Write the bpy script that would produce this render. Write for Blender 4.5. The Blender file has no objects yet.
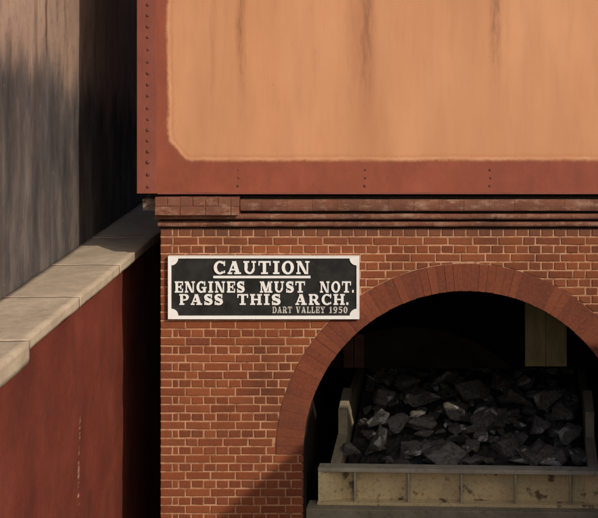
import bpy, bmesh, math, random
from mathutils import Vector, Matrix, noise
random.seed(7)
R = math.radians
sc = bpy.context.scene
COL = sc.collection

# ------------------------------------------------------------------ camera
D = 12.0            # metres from the lens to the brick front
S = 0.009           # metres per photo pixel on the brick front
EYE = 6.0
VX, VY = 463.0, -15.0
W0, H0 = 598.0, 518.0
cam = bpy.data.cameras.new('camera')
cam_o = bpy.data.objects.new('camera', cam)
COL.objects.link(cam_o)
cam_o.location = (0, -D, EYE)
cam_o.rotation_euler = (R(90), 0, 0)
cam.sensor_width = 36
cam.lens = 36 * (D / S) / W0
cam.shift_x = (W0 / 2 - VX) / W0
cam.shift_y = -(H0 / 2 - VY) / W0
cam.clip_end = 2000
sc.camera = cam_o

# ------------------------------------------------------------------ light
AZ, EL = 42.0, 30.0
sund = Vector((-math.sin(R(AZ)) * math.cos(R(EL)), math.cos(R(AZ)) * math.cos(R(EL)), -math.sin(R(EL))))
world = bpy.data.worlds.new('World')
sc.world = world
world.use_nodes = True
wn = world.node_tree
for n in list(wn.nodes):
    wn.nodes.remove(n)
sky = wn.nodes.new('ShaderNodeTexSky')
sky.sky_type = 'NISHITA'
sky.sun_disc = False
sky.sun_elevation = R(EL)
sky.sun_rotation = R(180 - AZ)
sky.air_density = 1.0
sky.dust_density = 3.0
bg = wn.nodes.new('ShaderNodeBackground')
bg.inputs['Strength'].default_value = 0.12
wo = wn.nodes.new('ShaderNodeOutputWorld')
wn.links.new(sky.outputs[0], bg.inputs[0])
wn.links.new(bg.outputs[0], wo.inputs[0])
sl = bpy.data.lights.new('sun', 'SUN')
sl.energy = 3.35
sl.angle = R(0.9)
sl.color = (1.0, 0.875, 0.72)
so = bpy.data.objects.new('sun', sl)
COL.objects.link(so)
so.rotation_euler = sund.to_track_quat('-Z', 'Y').to_euler()
so.location = (8, -10, 12)
sc.view_settings.view_transform = 'Standard'
sc.view_settings.look = 'None'
sc.view_settings.gamma = 1.0
sc.view_settings.use_curve_mapping = False
sc.view_settings.exposure = 0.0


def PX(px, Y=0.0):
    return (px - VX) * S * (D + Y) / D


def PZ(py, Y=0.0):
    return EYE - (py - VY) * S * (D + Y) / D


# ------------------------------------------------------------------ objects
def obj(name, bm, mat, parent=None, smooth=False):
    me = bpy.data.meshes.new(name)
    bm.normal_update()
    if smooth:
        for f in bm.faces:
            f.smooth = True
    bm.to_mesh(me)
    bm.free()
    o = bpy.data.objects.new(name, me)
    COL.objects.link(o)
    for m in (mat if isinstance(mat, (list, tuple)) else [mat]):
        me.materials.append(m)
    if parent is not None:
        o.parent = parent
        root = parent
        while root.parent is not None:
            root = root.parent
        o.location = -root.location if root is parent else (0, 0, 0)
    return o


def tag(o, label, cat, group=None, kind=None):
    o['label'] = label
    o['category'] = cat
    if group:
        o['group'] = group
    if kind:
        o['kind'] = kind
    return o


def thing(name, label, cat, loc=(0, 0, 0), group=None):
    o = bpy.data.objects.new(name, None)
    COL.objects.link(o)
    o.location = loc
    return tag(o, label, cat, group)


def box(bm, x0, x1, y0, y1, z0, z1, mi=0):
    v = [bm.verts.new(p) for p in ((x0, y0, z0), (x1, y0, z0), (x1, y1, z0), (x0, y1, z0),
                                   (x0, y0, z1), (x1, y0, z1), (x1, y1, z1), (x0, y1, z1))]
    fs = []
    for q in ((0, 1, 5, 4), (1, 2, 6, 5), (2, 3, 7, 6), (3, 0, 4, 7), (4, 5, 6, 7), (3, 2, 1, 0)):
        f = bm.faces.new([v[i] for i in q])
        f.material_index = mi
        fs.append(f)
    return v, fs


def bevel(bm, w, seg=1):
    bmesh.ops.bevel(bm, geom=list(bm.edges), offset=w, segments=seg, affect='EDGES', profile=0.6)


def prism_xz(bm, pts, y0, y1, mi=0):
    """polygon in x,z (counter-clockwise seen from -Y) extruded from y0 (front) to y1 (back)"""
    a = [bm.verts.new((x, y0, z)) for x, z in pts]
    b = [bm.verts.new((x, y1, z)) for x, z in pts]
    n = len(pts)
    f = bm.faces.new(a)
    f.material_index = mi
    g = bm.faces.new(b[::-1])
    g.material_index = mi
    for i in range(n):
        j = (i + 1) % n
        h = bm.faces.new((a[j], a[i], b[i], b[j]))
        h.material_index = mi


def extrude_x(bm, prof, x0, x1, mi=0):
    """profile in (y,z) swept from x0 to x1"""
    a = [bm.verts.new((x0, y, z)) for y, z in prof]
    b = [bm.verts.new((x1, y, z)) for y, z in prof]
    n = len(prof)
    bm.faces.new(a).material_index = mi
    bm.faces.new(b[::-1]).material_index = mi
    for i in range(n):
        j = (i + 1) % n
        bm.faces.new((a[i], b[i], b[j], a[j])).material_index = mi


def cyl(bm, c, axis, r, h, seg=24):
    q = Vector((0, 0, 1)).rotation_difference(Vector(axis)).to_matrix().to_4x4()
    bmesh.ops.create_cone(bm, cap_ends=True, segments=seg, radius1=r, radius2=r, depth=h,
                          matrix=Matrix.Translation(c) @ q)


def fix_normals(bm):
    bmesh.ops.recalc_face_normals(bm, faces=list(bm.faces))


# ------------------------------------------------------------------ materials
class NT:
    def __init__(self, name, rough=0.8, spec=0.3, metal=0.0):
        self.m = bpy.data.materials.new(name)
        self.m.use_nodes = True
        self.t = self.m.node_tree
        for n in list(self.t.nodes):
            self.t.nodes.remove(n)
        self.out = self.t.nodes.new('ShaderNodeOutputMaterial')
        self.b = self.t.nodes.new('ShaderNodeBsdfPrincipled')
        self.b.inputs['Roughness'].default_value = rough
        self.b.inputs['Specular IOR Level'].default_value = spec
        self.b.inputs['Metallic'].default_value = metal
        self.t.links.new(self.b.outputs[0], self.out.inputs[0])
        self.co = self.t.nodes.new('ShaderNodeTexCoord').outputs['Object']

    def node(self, kind, **kw):
        n = self.t.nodes.new(kind)
        for k, v in kw.items():
            setattr(n, k, v)
        return n

    def put(self, sock, v):
        if hasattr(v, 'is_output'):
            self.t.links.new(v, sock)
        elif isinstance(v, (tuple, list)):
            sock.default_value = tuple(v) + ((1.0,) if len(v) == 3 and len(sock.default_value) == 4 else ())
        else:
            sock.default_value = v

    def noise(self, scale, detail=4, rough=0.6, stretch=None, off=(0, 0, 0), dist=0.0):
        n = self.node('ShaderNodeTexNoise')
        n.inputs['Scale'].default_value = scale
        n.inputs['Detail'].default_value = detail
        n.inputs['Roughness'].default_value = rough
        n.inputs['Distortion'].default_value = dist
        mp = self.node('ShaderNodeMapping')
        mp.inputs['Scale'].default_value = stretch or (1, 1, 1)
        mp.inputs['Location'].default_value = off
        self.t.links.new(self.co, mp.inputs[0])
        self.t.links.new(mp.outputs[0], n.inputs['Vector'])
        return n.outputs['Fac']

    def ramp(self, fac, stops, interp='LINEAR'):
        n = self.node('ShaderNodeValToRGB')
        n.color_ramp.interpolation = interp
        e = n.color_ramp.elements
        while len(e) < len(stops):
            e.new(0.5)
        for el, (p, c) in zip(e, stops):
            el.position = p
            el.color = (c, c, c, 1) if not isinstance(c, (tuple, list)) else tuple(c) + (1,)
        self.put(n.inputs[0], fac)
        return n.outputs[0]

    def mix(self, fac, a, b, mode='MIX'):
        n = self.node('ShaderNodeMix', data_type='RGBA', blend_type=mode)
        self.put(n.inputs[0], fac)
        self.put(n.inputs[6], a)
        self.put(n.inputs[7], b)
        return n.outputs[2]

    def math(self, op, a, b=0.0, c=0.0, clamp=False):
        n = self.node('ShaderNodeMath', operation=op, use_clamp=clamp)
        self.put(n.inputs[0], a)
        self.put(n.inputs[1], b)
        self.put(n.inputs[2], c)
        return n.outputs[0]

    def xyz(self):
        n = self.node('ShaderNodeSeparateXYZ')
        self.t.links.new(self.co, n.inputs[0])
        return n.outputs[0], n.outputs[1], n.outputs[2]

    def island(self):
        return self.node('ShaderNodeNewGeometry').outputs['Random Per Island']

    def smooth(self, v, lo, hi):
        n = self.node('ShaderNodeMapRange', interpolation_type='SMOOTHSTEP')
        self.put(n.inputs[0], v)
        self.put(n.inputs[1], lo)
        self.put(n.inputs[2], hi)
        return n.outputs[0]

    def color(self, v):
        self.put(self.b.inputs['Base Color'], v)

    def bump(self, h, strength=0.3, dist=0.01, prev=None):
        n = self.node('ShaderNodeBump')
        n.inputs['Strength'].default_value = strength
        n.inputs['Distance'].default_value = dist
        self.put(n.inputs['Height'], h)
        if prev is not None:
            self.t.links.new(prev, n.inputs['Normal'])
        self.t.links.new(n.outputs[0], self.b.inputs['Normal'])
        return n.outputs[0]


def mat_brick(name, stops, soot=0.5, soot_col=(0.03, 0.02, 0.016), under=False):
    k = NT(name, 0.85, 0.25)
    c = k.ramp(k.island(), stops)
    f = k.noise(38, 6, 0.7)
    c = k.mix(k.ramp(f, [(0.40, 0.0), (0.75, 0.45)]), c, (0.28, 0.090, 0.036))
    d = k.noise(90, 4, 0.8, off=(3, 1, 2))
    c = k.mix(k.ramp(d, [(0.56, 0.0), (0.66, 0.5)]), c, (0.075, 0.03, 0.022))
    s = k.noise(1.3, 6, 0.65, off=(5, 0, 2))
    c = k.mix(k.math('MULTIPLY', k.ramp(s, [(0.46, 0.0), (0.74, 1.0)]), soot), c, soot_col)
    if under:      # the top courses are stained by run-off from the cornice
        z = k.xyz()[2]
        zz = k.math('ADD', z, k.math('MULTIPLY', k.math('SUBTRACT', k.noise(4, 4, 0.7, stretch=(1, 1, 0.3)), 0.5), 0.16))
        c = k.mix(k.math('MULTIPLY', k.smooth(zz, 3.66, 3.82), 0.6), c, (0.11, 0.062, 0.045))
    k.color(c)
    n_ = k.bump(k.noise(45, 4, 0.7), 0.5, 0.006)
    k.bump(k.noise(160, 5, 0.75), 0.5, 0.004, n_)
    return k


M = {}
# front bricks
k = mat_brick('red_brick', [(0.0, (0.140, 0.038, 0.017)), (0.3, (0.175, 0.048, 0.020)), (0.6, (0.200, 0.057, 0.022)),
                            (0.88, (0.225, 0.068, 0.027)), (0.96, (0.165, 0.048, 0.023)), (1.0, (0.13, 0.040, 0.022))], 0.6, under=True)
M['brick'] = k.m
k = mat_brick('rubbed_red_brick', [(0.0, (0.120, 0.033, 0.019)), (0.5, (0.150, 0.041, 0.022)), (1.0, (0.180, 0.052, 0.027))], 0.6)
M['ring'] = k.m
k = mat_brick('dark_moulded_brick', [(0.0, (0.125, 0.050, 0.034)), (0.5, (0.145, 0.060, 0.040)), (1.0, (0.165, 0.072, 0.05))], 0.8)
pale = k.ramp(k.noise(11, 6, 0.75, stretch=(0.5, 1, 1), off=(7, 2, 4)), [(0.50, 0.0), (0.68, 0.6)])
k.color(k.mix(pale, k.b.inputs['Base Color'].links[0].from_socket, (0.36, 0.24, 0.17)))
M['cornice'] = k.m
k = NT('lime_mortar', 0.95, 0.1)
n1 = k.noise(3.0, 5, 0.6)
c = k.ramp(n1, [(0.3, (0.33, 0.172, 0.098)), (0.7, (0.52, 0.30, 0.185))])
c = k.mix(k.ramp(k.noise(14, 4, 0.7, off=(2, 2, 2)), [(0.47, 0.0), (0.68, 0.8)]), c, (0.18, 0.075, 0.045))
k.color(c)
k.bump(k.noise(220, 3, 0.7), 0.5, 0.003)
M['mortar'] = k.m
k = NT('red_mortar', 0.95, 0.1)
k.color(k.ramp(k.noise(3.3, 5, 0.7), [(0.40, (0.16, 0.046, 0.026)), (0.60, (0.20, 0.066, 0.036)), (0.75, (0.32, 0.145, 0.085))]))
M['ring_mortar'] = k.m
k = NT('soot_and_shade_brick', 0.95, 0.1)
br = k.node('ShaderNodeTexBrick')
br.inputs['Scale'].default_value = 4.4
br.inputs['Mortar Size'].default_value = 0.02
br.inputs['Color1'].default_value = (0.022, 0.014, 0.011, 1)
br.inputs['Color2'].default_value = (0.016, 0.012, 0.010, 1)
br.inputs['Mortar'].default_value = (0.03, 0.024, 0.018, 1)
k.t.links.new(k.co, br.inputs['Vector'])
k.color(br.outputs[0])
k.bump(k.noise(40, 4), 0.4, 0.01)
M['soot'] = k.m  # sooty vault; also paints the shade on the arch reveals

# tank paint
TXL = PX(137, -0.14)
k = NT('orange_and_red_tank_paint', 0.62, 0.3)
x, y, z = k.xyz()
ox0, oz0 = PX(166, -0.14), PZ(161.5, -0.14)
wob = k.math('MULTIPLY', k.math('SUBTRACT', k.noise(2.6, 5, 0.6), 0.5), 0.085)
wob2 = k.math('MULTIPLY', k.math('SUBTRACT', k.noise(4.0, 4, 0.6, off=(4, 4, 4)), 0.5), 0.03)
rad = 0.25
dx = k.math('MAXIMUM', k.math('SUBTRACT', ox0 + rad, k.math('ADD', x, wob)), 0.0)
dz = k.math('MAXIMUM', k.math('SUBTRACT', oz0 + rad, k.math('ADD', z, wob2)), 0.0)
dist = k.math('SUBTRACT', k.math('SQRT', k.math('ADD', k.math('MULTIPLY', dx, dx), k.math('MULTIPLY', dz, dz))), rad)
# the lower corner of the painted panel is cut off at a slant
cham = k.math('SUBTRACT', ox0 + oz0 + 0.175, k.math('ADD', k.math('ADD', x, wob), k.math('ADD', z, wob)))
cham = k.math('MULTIPLY', cham, 0.707)
dist = k.math('MAXIMUM', k.math('SUBTRACT', dist, -0.0), cham)
fine = k.math('MULTIPLY', k.math('SUBTRACT', k.noise(26, 5, 0.7, off=(1, 1, 6)), 0.5), 0.03)
dist = k.math('ADD', dist, fine)
mask = k.math('SUBTRACT', 1.0, k.smooth(dist, -0.026, 0.014))
org = k.ramp(k.noise(0.9, 5, 0.55, stretch=(1.6, 1, 0.5)), [(0.3, (0.44, 0.200, 0.100)), (0.55, (0.50, 0.245, 0.125)), (0.75, (0.54, 0.275, 0.145))])
org = k.mix(k.ramp(k.noise(7, 6, 0.65, stretch=(2, 1, 0.25)), [(0.5, 0.0), (0.8, 0.35)]), org, (0.36, 0.15, 0.07))
# rust runs down from the plate seams
run = None
for cx, w, zb, amt in ((PX(241, -.14), 0.05, PZ(135, -.14), 0.62), (PX(366, -.14), 0.085, PZ(145, -.14), 0.68), (PX(496, -.14), 0.065, PZ(112, -.14), 0.68), (PX(213, -.14), 0.03, PZ(150, -.14), 0.25), (PX(356, -.14), 0.11, PZ(150, -.14), 0.22), (PX(452, -.14), 0.05, PZ(90, -.14), 0.14)):
    wx = k.math('ADD', x, k.math('MULTIPLY', k.math('SUBTRACT', k.noise(2.2, 3, 0.6, stretch=(0.2, 1, 1), off=(cx, 0, 0)), 0.5), 0.09))
    g = k.math('ABSOLUTE', k.math('SUBTRACT', wx, cx))
    g = k.math('SUBTRACT', 1.0, k.smooth(g, 0.1 * w, w * 1.3))
    fz = k.smooth(z, zb, zb + 0.9)
    g = k.math('MULTIPLY', k.math('MULTIPLY', g, fz), amt)
    g = k.math('MULTIPLY', g, k.ramp(k.noise(9, 5, 0.7, stretch=(3, 1, 0.5), off=(cx, 1, 1)), [(0.35, 0.25), (0.62, 1.0)]))
    run = g if run is None else k.math('MAXIMUM', run, g)
org = k.mix(run, org, (0.13, 0.048, 0.022))
org = k.mix(k.ramp(k.noise(24, 7, 0.8, stretch=(1, 1, 0.5), off=(3, 0, 9)), [(0.62, 0.0), (0.70, 0.5)]), org, (0.30, 0.12, 0.06))
org = k.mix(k.ramp(k.noise(60, 4, 0.8, off=(3, 5, 9)), [(0.66, 0.0), (0.72, 0.6)]), org, (0.24, 0.09, 0.045))
# broad sooty veil between runs
veil = k.ramp(k.noise(1.1, 3, 0.5, stretch=(1.8, 1, 0.4), off=(8, 0, 0)), [(0.42, 0.0), (0.72, 0.5)])
org = k.mix(veil, org, (0.34, 0.155, 0.085))
red = k.ramp(k.noise(3.0, 6, 0.7, stretch=(1, 1, 0.6)), [(0.3, (0.175, 0.047, 0.028)), (0.6, (0.245, 0.066, 0.037)), (0.8, (0.28, 0.085, 0.050))])
red = k.mix(k.ramp(k.noise(40, 5, 0.7), [(0.58, 0.0), (0.75, 0.6)]), red, (0.12, 0.04, 0.03))
edge = k.math('SUBTRACT', 1.0, k.smooth(k.math('ABSOLUTE', k.math('ADD', dist, 0.045)), 0.004, 0.028))
org = k.mix(k.math('MULTIPLY', edge, 0.3), org, (0.36, 0.14, 0.07))
worn = k.math('SUBTRACT', 1.0, k.smooth(k.math('ABSOLUTE', k.math('ADD', dist, 0.024)), 0.004, 0.022))
org = k.mix(k.math('MULTIPLY', worn, k.ramp(k.noise(6, 4, 0.7, off=(0, 9, 0)), [(0.40, 0.0), (0.75, 0.45)])), org, (0.62, 0.36, 0.22))
k.color(k.mix(mask, red, org))
h = k.math('ADD', k.math('MULTIPLY', mask, 0.5), k.math('MULTIPLY', k.math('SUBTRACT', 1.0, k.smooth(k.math('ABSOLUTE', k.math('ADD', dist, 0.02)), 0.0, 0.03)), 0.8))
n_ = k.bump(h, 0.35, 0.005)
n_ = k.bump(k.noise(1.6, 2, 0.5), 0.25, 0.03, n_)
k.bump(k.noise(60, 5, 0.7), 0.15, 0.003, n_)
M['tank'] = k.m
k = NT('red_tank_steel', 0.6, 0.3)
c = k.ramp(k.noise(3.4, 6, 0.7, stretch=(1, 1, 0.5)), [(0.3, (0.150, 0.045, 0.032)), (0.6, (0.215, 0.064, 0.043)), (0.8, (0.26, 0.085, 0.058))])
c = k.mix(k.ramp(k.noise(34, 5, 0.7), [(0.55, 0.0), (0.75, 0.6)]), c, (0.11, 0.04, 0.03))
k.color(c)
k.bump(k.noise(50, 5, 0.7), 0.25, 0.004)
M['tank_red'] = k.m
k = NT('rusty_rivet', 0.7, 0.3)
k.color(k.ramp(k.island(), [(0.0, (0.08, 0.028, 0.021)), (1.0, (0.14, 0.045, 0.033))]))
M['rivet'] = k.m

# sign
k = NT('white_sign_paint', 0.45, 0.4)
k.color(k.mix(k.ramp(k.noise(20, 5, 0.7), [(0.55, 0.0), (0.8, 0.45)]), (0.72, 0.73, 0.73), (0.45, 0.38, 0.31)))
M['white'] = k.m
k = NT('black_sign_paint', 0.38, 0.4)
k.color(k.ramp(k.noise(9, 6, 0.7), [(0.35, (0.010, 0.011, 0.011)), (0.75, (0.032, 0.033, 0.032))]))
k.bump(k.noise(70, 4, 0.7), 0.2, 0.002)
M['black'] = k.m
k = NT('worn_white_lettering', 0.6, 0.3)
k.color(k.ramp(k.noise(45, 4, 0.7), [(0.35, (0.26, 0.25, 0.24)), (0.6, (0.60, 0.59, 0.56))]))
M['worn'] = k.m

# left side
k = NT('pale_coping_stone', 0.9, 0.2)
c = k.ramp(k.noise(2.2, 6, 0.65), [(0.3, (0.31, 0.25, 0.185)), (0.55, (0.41, 0.335, 0.25)), (0.75, (0.47, 0.39, 0.30))])
c = k.mix(k.ramp(k.noise(13, 6, 0.7, off=(1, 5, 1)), [(0.5, 0.0), (0.75, 0.6)]), c, (0.25, 0.21, 0.15))
k.color(c)
n_ = k.bump(k.noise(9, 5, 0.6), 0.4, 0.02)
k.bump(k.noise(120, 4, 0.7), 0.4, 0.003, n_)
M['coping'] = k.m
k = NT('red_washed_wall', 0.9, 0.15)
x, y, z = k.xyz()
c = k.ramp(k.noise(1.6, 6, 0.65, stretch=(1, 1, 0.7)), [(0.3, (0.10, 0.023, 0.016)), (0.55, (0.150, 0.034, 0.022)), (0.75, (0.19, 0.048, 0.030))])
c = k.mix(k.ramp(k.noise(3.5, 6, 0.7, stretch=(1, 1.2, 0.7)), [(0.48, 0.0), (0.75, 0.6)]), c, (0.085, 0.027, 0.019))
c = k.mix(k.ramp(k.noise(26, 5, 0.75, off=(2, 2, 9)), [(0.6, 0.0), (0.75, 0.35)]), c, (0.26, 0.11, 0.07))
dl = k.math('ABSOLUTE', k.math('SUBTRACT', k.math('ADD', y, k.math('MULTIPLY', k.noise(9, 2, 0.5), 0.03)), -0.855))
drip = k.math('MULTIPLY', k.math('SUBTRACT', 1.0, k.smooth(dl, 0.012, 0.03)), k.ramp(k.noise(9, 3, 0.8, stretch=(0.1, 0.1, 1.6), off=(0, 0, 3)), [(0.5, 0.0), (0.58, 1.0)]))
drip = k.math('MULTIPLY', drip, k.smooth(z, 2.45, 2.3))
c = k.mix(k.math('MULTIPLY', drip, 0.45), c, (0.50, 0.36, 0.26))
k.color(c)
n_ = k.bump(k.noise(7, 5, 0.65), 0.4, 0.02)
bt = k.node('ShaderNodeTexBrick')
cb = k.node('ShaderNodeCombineXYZ')
k.put(cb.inputs[0], y)
k.put(cb.inputs[1], z)
k.t.links.new(cb.outputs[0], bt.inputs['Vector'])
for nm, vv in (('Scale', 1.0), ('Mortar Size', 0.006), ('Mortar Smooth', 0.6), ('Brick Width', 0.225), ('Row Height', 0.0755)):
    bt.inputs[nm].default_value = vv
n_ = k.bump(k.math('SUBTRACT', 1.0, bt.outputs['Fac']), 0.14, 0.006, n_)
k.bump(k.noise(70, 5, 0.7), 0.5, 0.006, n_)
M['redwall'] = k.m
k = NT('soot_streaked_render', 0.92, 0.15)
x, y, z = k.xyz()
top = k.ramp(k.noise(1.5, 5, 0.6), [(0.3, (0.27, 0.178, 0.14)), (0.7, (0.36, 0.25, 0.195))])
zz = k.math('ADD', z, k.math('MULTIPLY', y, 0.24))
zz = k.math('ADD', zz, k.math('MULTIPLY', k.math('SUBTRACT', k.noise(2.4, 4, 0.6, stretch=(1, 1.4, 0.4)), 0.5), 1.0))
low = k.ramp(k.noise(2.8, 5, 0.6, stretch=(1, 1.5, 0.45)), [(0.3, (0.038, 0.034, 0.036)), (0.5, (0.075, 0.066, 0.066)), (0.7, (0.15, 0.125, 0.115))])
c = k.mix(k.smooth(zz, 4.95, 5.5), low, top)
st = k.ramp(k.noise(3.4, 4, 0.6, stretch=(1, 2, 0.25), off=(0, 3, 0)), [(0.52, 0.0), (0.70, 0.5)])
c = k.mix(st, c, (0.07, 0.05, 0.042))
dl = k.math('ABSOLUTE', k.math('SUBTRACT', k.math('ADD', y, k.math('MULTIPLY', k.noise(3, 2, 0.5), 0.06)), -0.27))
dk = k.math('MULTIPLY', k.math('SUBTRACT', 1.0, k.smooth(dl, 0.012, 0.045)), k.smooth(z, 5.1, 5.6))
c = k.mix(k.math('MULTIPLY', dk, 0.7), c, (0.06, 0.03, 0.022))
c = k.mix(k.ramp(k.noise(11, 7, 0.8, stretch=(1, 1, 0.7), off=(6, 6, 6)), [(0.52, 0.0), (0.70, 0.5)]), c, (0.055, 0.046, 0.042))
c = k.mix(k.ramp(k.noise(17, 6, 0.8, off=(1, 8, 3)), [(0.60, 0.0), (0.72, 0.35)]), c, (0.36, 0.30, 0.25))
k.color(c)
n_ = k.bump(k.noise(5, 4, 0.6, stretch=(1, 1, 0.6)), 0.3, 0.02)
k.bump(k.noise(80, 4, 0.7), 0.4, 0.004, n_)
M['render'] = k.m

# wagon and coal
k = NT('olive_wagon_paint', 0.7, 0.3)
c = k.ramp(k.noise(3, 5, 0.6), [(0.3, (0.54, 0.42, 0.215)), (0.7, (0.72, 0.57, 0.31))])
c = k.mix(k.ramp(k.noise(6.5, 5, 0.6, off=(1.7, 0, 0)), [(0.57, 0.0), (0.64, 0.85)]), c, (0.085, 0.045, 0.022))
c = k.mix(k.ramp(k.noise(30, 6, 0.7), [(0.5, 0.0), (0.75, 0.55)]), c, (0.15, 0.115, 0.07))
k.color(c)
k.bump(k.noise(50, 5, 0.7), 0.35, 0.004)
M['wagon'] = k.m
k = NT('dusty_grey_steel', 0.75, 0.3)
c = k.ramp(k.noise(4, 6, 0.7), [(0.3, (0.20, 0.17, 0.115)), (0.7, (0.34, 0.29, 0.20))])
c = k.mix(k.ramp(k.noise(17, 5, 0.7), [(0.55, 0.0), (0.72, 0.6)]), c, (0.06, 0.04, 0.028))
k.color(c)
k.bump(k.noise(50, 5, 0.7), 0.35, 0.004)
M['steel'] = k.m
k = NT('glossy_black_coal', 0.5, 0.7)
c = k.ramp(k.noise(7, 5, 0.7), [(0.35, (0.05, 0.045, 0.038)), (0.65, (0.22, 0.20, 0.17))])
k.color(c)
k.put(k.b.inputs['Roughness'], k.ramp(k.noise(5, 4, 0.6, off=(4, 2, 1)), [(0.4, 0.2), (0.6, 0.5)]))
n_ = k.bump(k.noise(11, 5, 0.7, stretch=(1, 1, 2.2)), 0.6, 0.03)
k.bump(k.noise(55, 5, 0.7), 0.5, 0.008, n_)
M['coal'] = k.m
k2 = NT('coal_gap_shade', 0.9, 0.2)  # darker than the lumps, painting shade into the gaps between them
k2.color(k2.ramp(k2.noise(20, 5, 0.7), [(0.3, (0.014, 0.013, 0.012)), (0.7, (0.06, 0.055, 0.048))]))
k2.bump(k2.noise(50, 5, 0.7), 0.8, 0.015)
M['coal_gap_shade'] = k2.m
k = NT('painted_coal_glint', 0.25, 0.8)  # pale colour paints glints onto the coal
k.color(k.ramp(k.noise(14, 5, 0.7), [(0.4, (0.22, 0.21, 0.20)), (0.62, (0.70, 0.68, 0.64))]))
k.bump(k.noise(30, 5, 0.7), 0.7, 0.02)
M['coal_glint'] = k.m
k = NT('faded_olive_board', 0.85, 0.2)
k.color(k.ramp(k.noise(5, 5, 0.65, stretch=(2, 1, 0.5)), [(0.3, (0.13, 0.108, 0.042)), (0.7, (0.24, 0.195, 0.082))]))
k.bump(k.noise(30, 5, 0.7), 0.3, 0.004)
M['board'] = k.m
k = NT('cinder_ground', 0.95, 0.1)
k.color(k.ramp(k.noise(6, 8, 0.75), [(0.3, (0.035, 0.03, 0.026)), (0.7, (0.11, 0.095, 0.08))]))
k.bump(k.noise(30, 6, 0.75), 0.8, 0.03)
M['ground'] = k.m

# ------------------------------------------------------------------ ground
bm = bmesh.new()
g = [bm.verts.new(p) for p in ((-400, -400, 0), (400, -400, 0), (400, 400, 0), (-400, 400, 0))]
bm.faces.new(g)
go = obj('ground', bm, M['ground'])
go['kind'] = 'structure'

# ------------------------------------------------------------------ the brick base with its arch
XL, XR = PX(160.5), 2.80
XC = PX(466)
ZS = PZ(454)                 # springing
RI, RO = 163 * S, 190 * S
ZT = PZ(228.5)               # underside of the cornice
CH = 0.0755                  # course height
bld = thing('brick_building', 'red brick water tower base with round arch and moulded brick cornice', 'building', (XC, 0, 0))


def brick(bm, pts, y=0.0, depth=0.03, bv=0.005, mi=0, jit=0.0022):
    """one brick: polygon in (x,z) CCW from the front, with a chamfered arris"""
    n = len(pts)
    cx = sum(p[0] for p in pts) / n
    cz = sum(p[1] for p in pts) / n
    dy = random.uniform(-0.0022, 0.0022)
    tilt = random.uniform(-0.012, 0.012)
    P = [(p[0] + random.uniform(-jit, jit), p[1] + random.uniform(-jit, jit)) for p in pts]
    fr, md, bk = [], [], []
    for (px, pz) in P:
        L = math.hypot(cx - px, cz - pz) or 1
        sx = 1 if cx > px else -1
        sz = 1 if cz > pz else -1
        yy = y + dy + tilt * (px - cx)
        fr.append(bm.verts.new((px + sx * min(bv, abs(cx - px)), yy, pz + sz * min(bv, abs(cz - pz)))))
        md.append(bm.verts.new((px, yy + bv * 0.9, pz)))
        bk.append(bm.verts.new((px, y + depth, pz)))
    bm.faces.new(fr).material_index = mi
    for i in range(n):
        j = (i + 1) % n
        bm.faces.new((fr[j], fr[i], md[i], md[j])).material_index = mi
        bm.faces.new((md[j], md[i], bk[i], bk[j])).material_index = mi


def clip(pts, nx, nz, d):
    """keep the part of pts with nx*x+nz*z >= d"""
    out = []
    n = len(pts)
    for i in range(n):
        a, b = pts[i], pts[(i + 1) % n]
        da = nx * a[0] + nz * a[1] - d
        db = nx * b[0] + nz * b[1] - d
        if da >= 0:
            out.append(a)
        if (da >= 0) != (db >= 0):
            t = da / (da - db)
            out.append((a[0] + (b[0] - a[0]) * t, a[1] + (b[1] - a[1]) * t))
    return out


bm = bmesh.new()
ncourse = int((ZT) / CH) + 1
J = 0.0130
for ci in range(ncourse):
    z1 = ZT - ci * CH - J * 0.5
    z0 = z1 - (CH - J)
    if z1 < 0.02:
        break
    header = ci % 2 == 0
    # course of bricks from the left corner, queen closers on header courses
    edges = [XL]
    if header:
        edges += [XL + 0.1075, XL + 0.1075 + 0.056]
        step = 0.1125
    else:
        step = 0.225
    while edges[-1] < XR - 0.02:
        s_ = step
        if header and random.random() < 0.03:
            s_ = 0.225
        elif not header and random.random() < 0.05:
            s_ = 0.1125
        edges.append(min(XR, edges[-1] + s_))
    for a, b in zip(edges[:-1], edges[1:]):
        if b - a < 0.03:
            continue
        aa = a + (J * 0.5 if a > XL else 0)
        bb = b - J * 0.5
        pieces = [[(aa, z0), (bb, z0), (bb, z1), (aa, z1)]]
        mx, mz = (aa + bb) / 2, (z0 + z1) / 2
        if mz > ZS - 0.02:
            d = math.hypot(mx - XC, mz - ZS)
            if d < RO + 0.25:
                nx, nz = (mx - XC) / d, (mz - ZS) / d
                pieces = [clip(pieces[0], nx, nz, nx * XC + nz * ZS + RO + J * 0.6)]
        else:
            q = pieces[0]
            if mx < XC:
                q = clip(q, -1, 0, -(XC - RI))
            else:
                q = clip(q, 1, 0, XC + RI)
            pieces = [q]
        for q in pieces:
            if len(q) < 3:
                continue
            xs = [p[0] for p in q]
            zs = [p[1] for p in q]
            if max(xs) - min(xs) < 0.022 or max(zs) - min(zs) < 0.015:
                continue
            brick(bm, q)
obj('front_brickwork', bm, M['brick'], bld)

# mortar bed behind the brick faces, thick enough to be the wall itself
NA = 48


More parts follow.
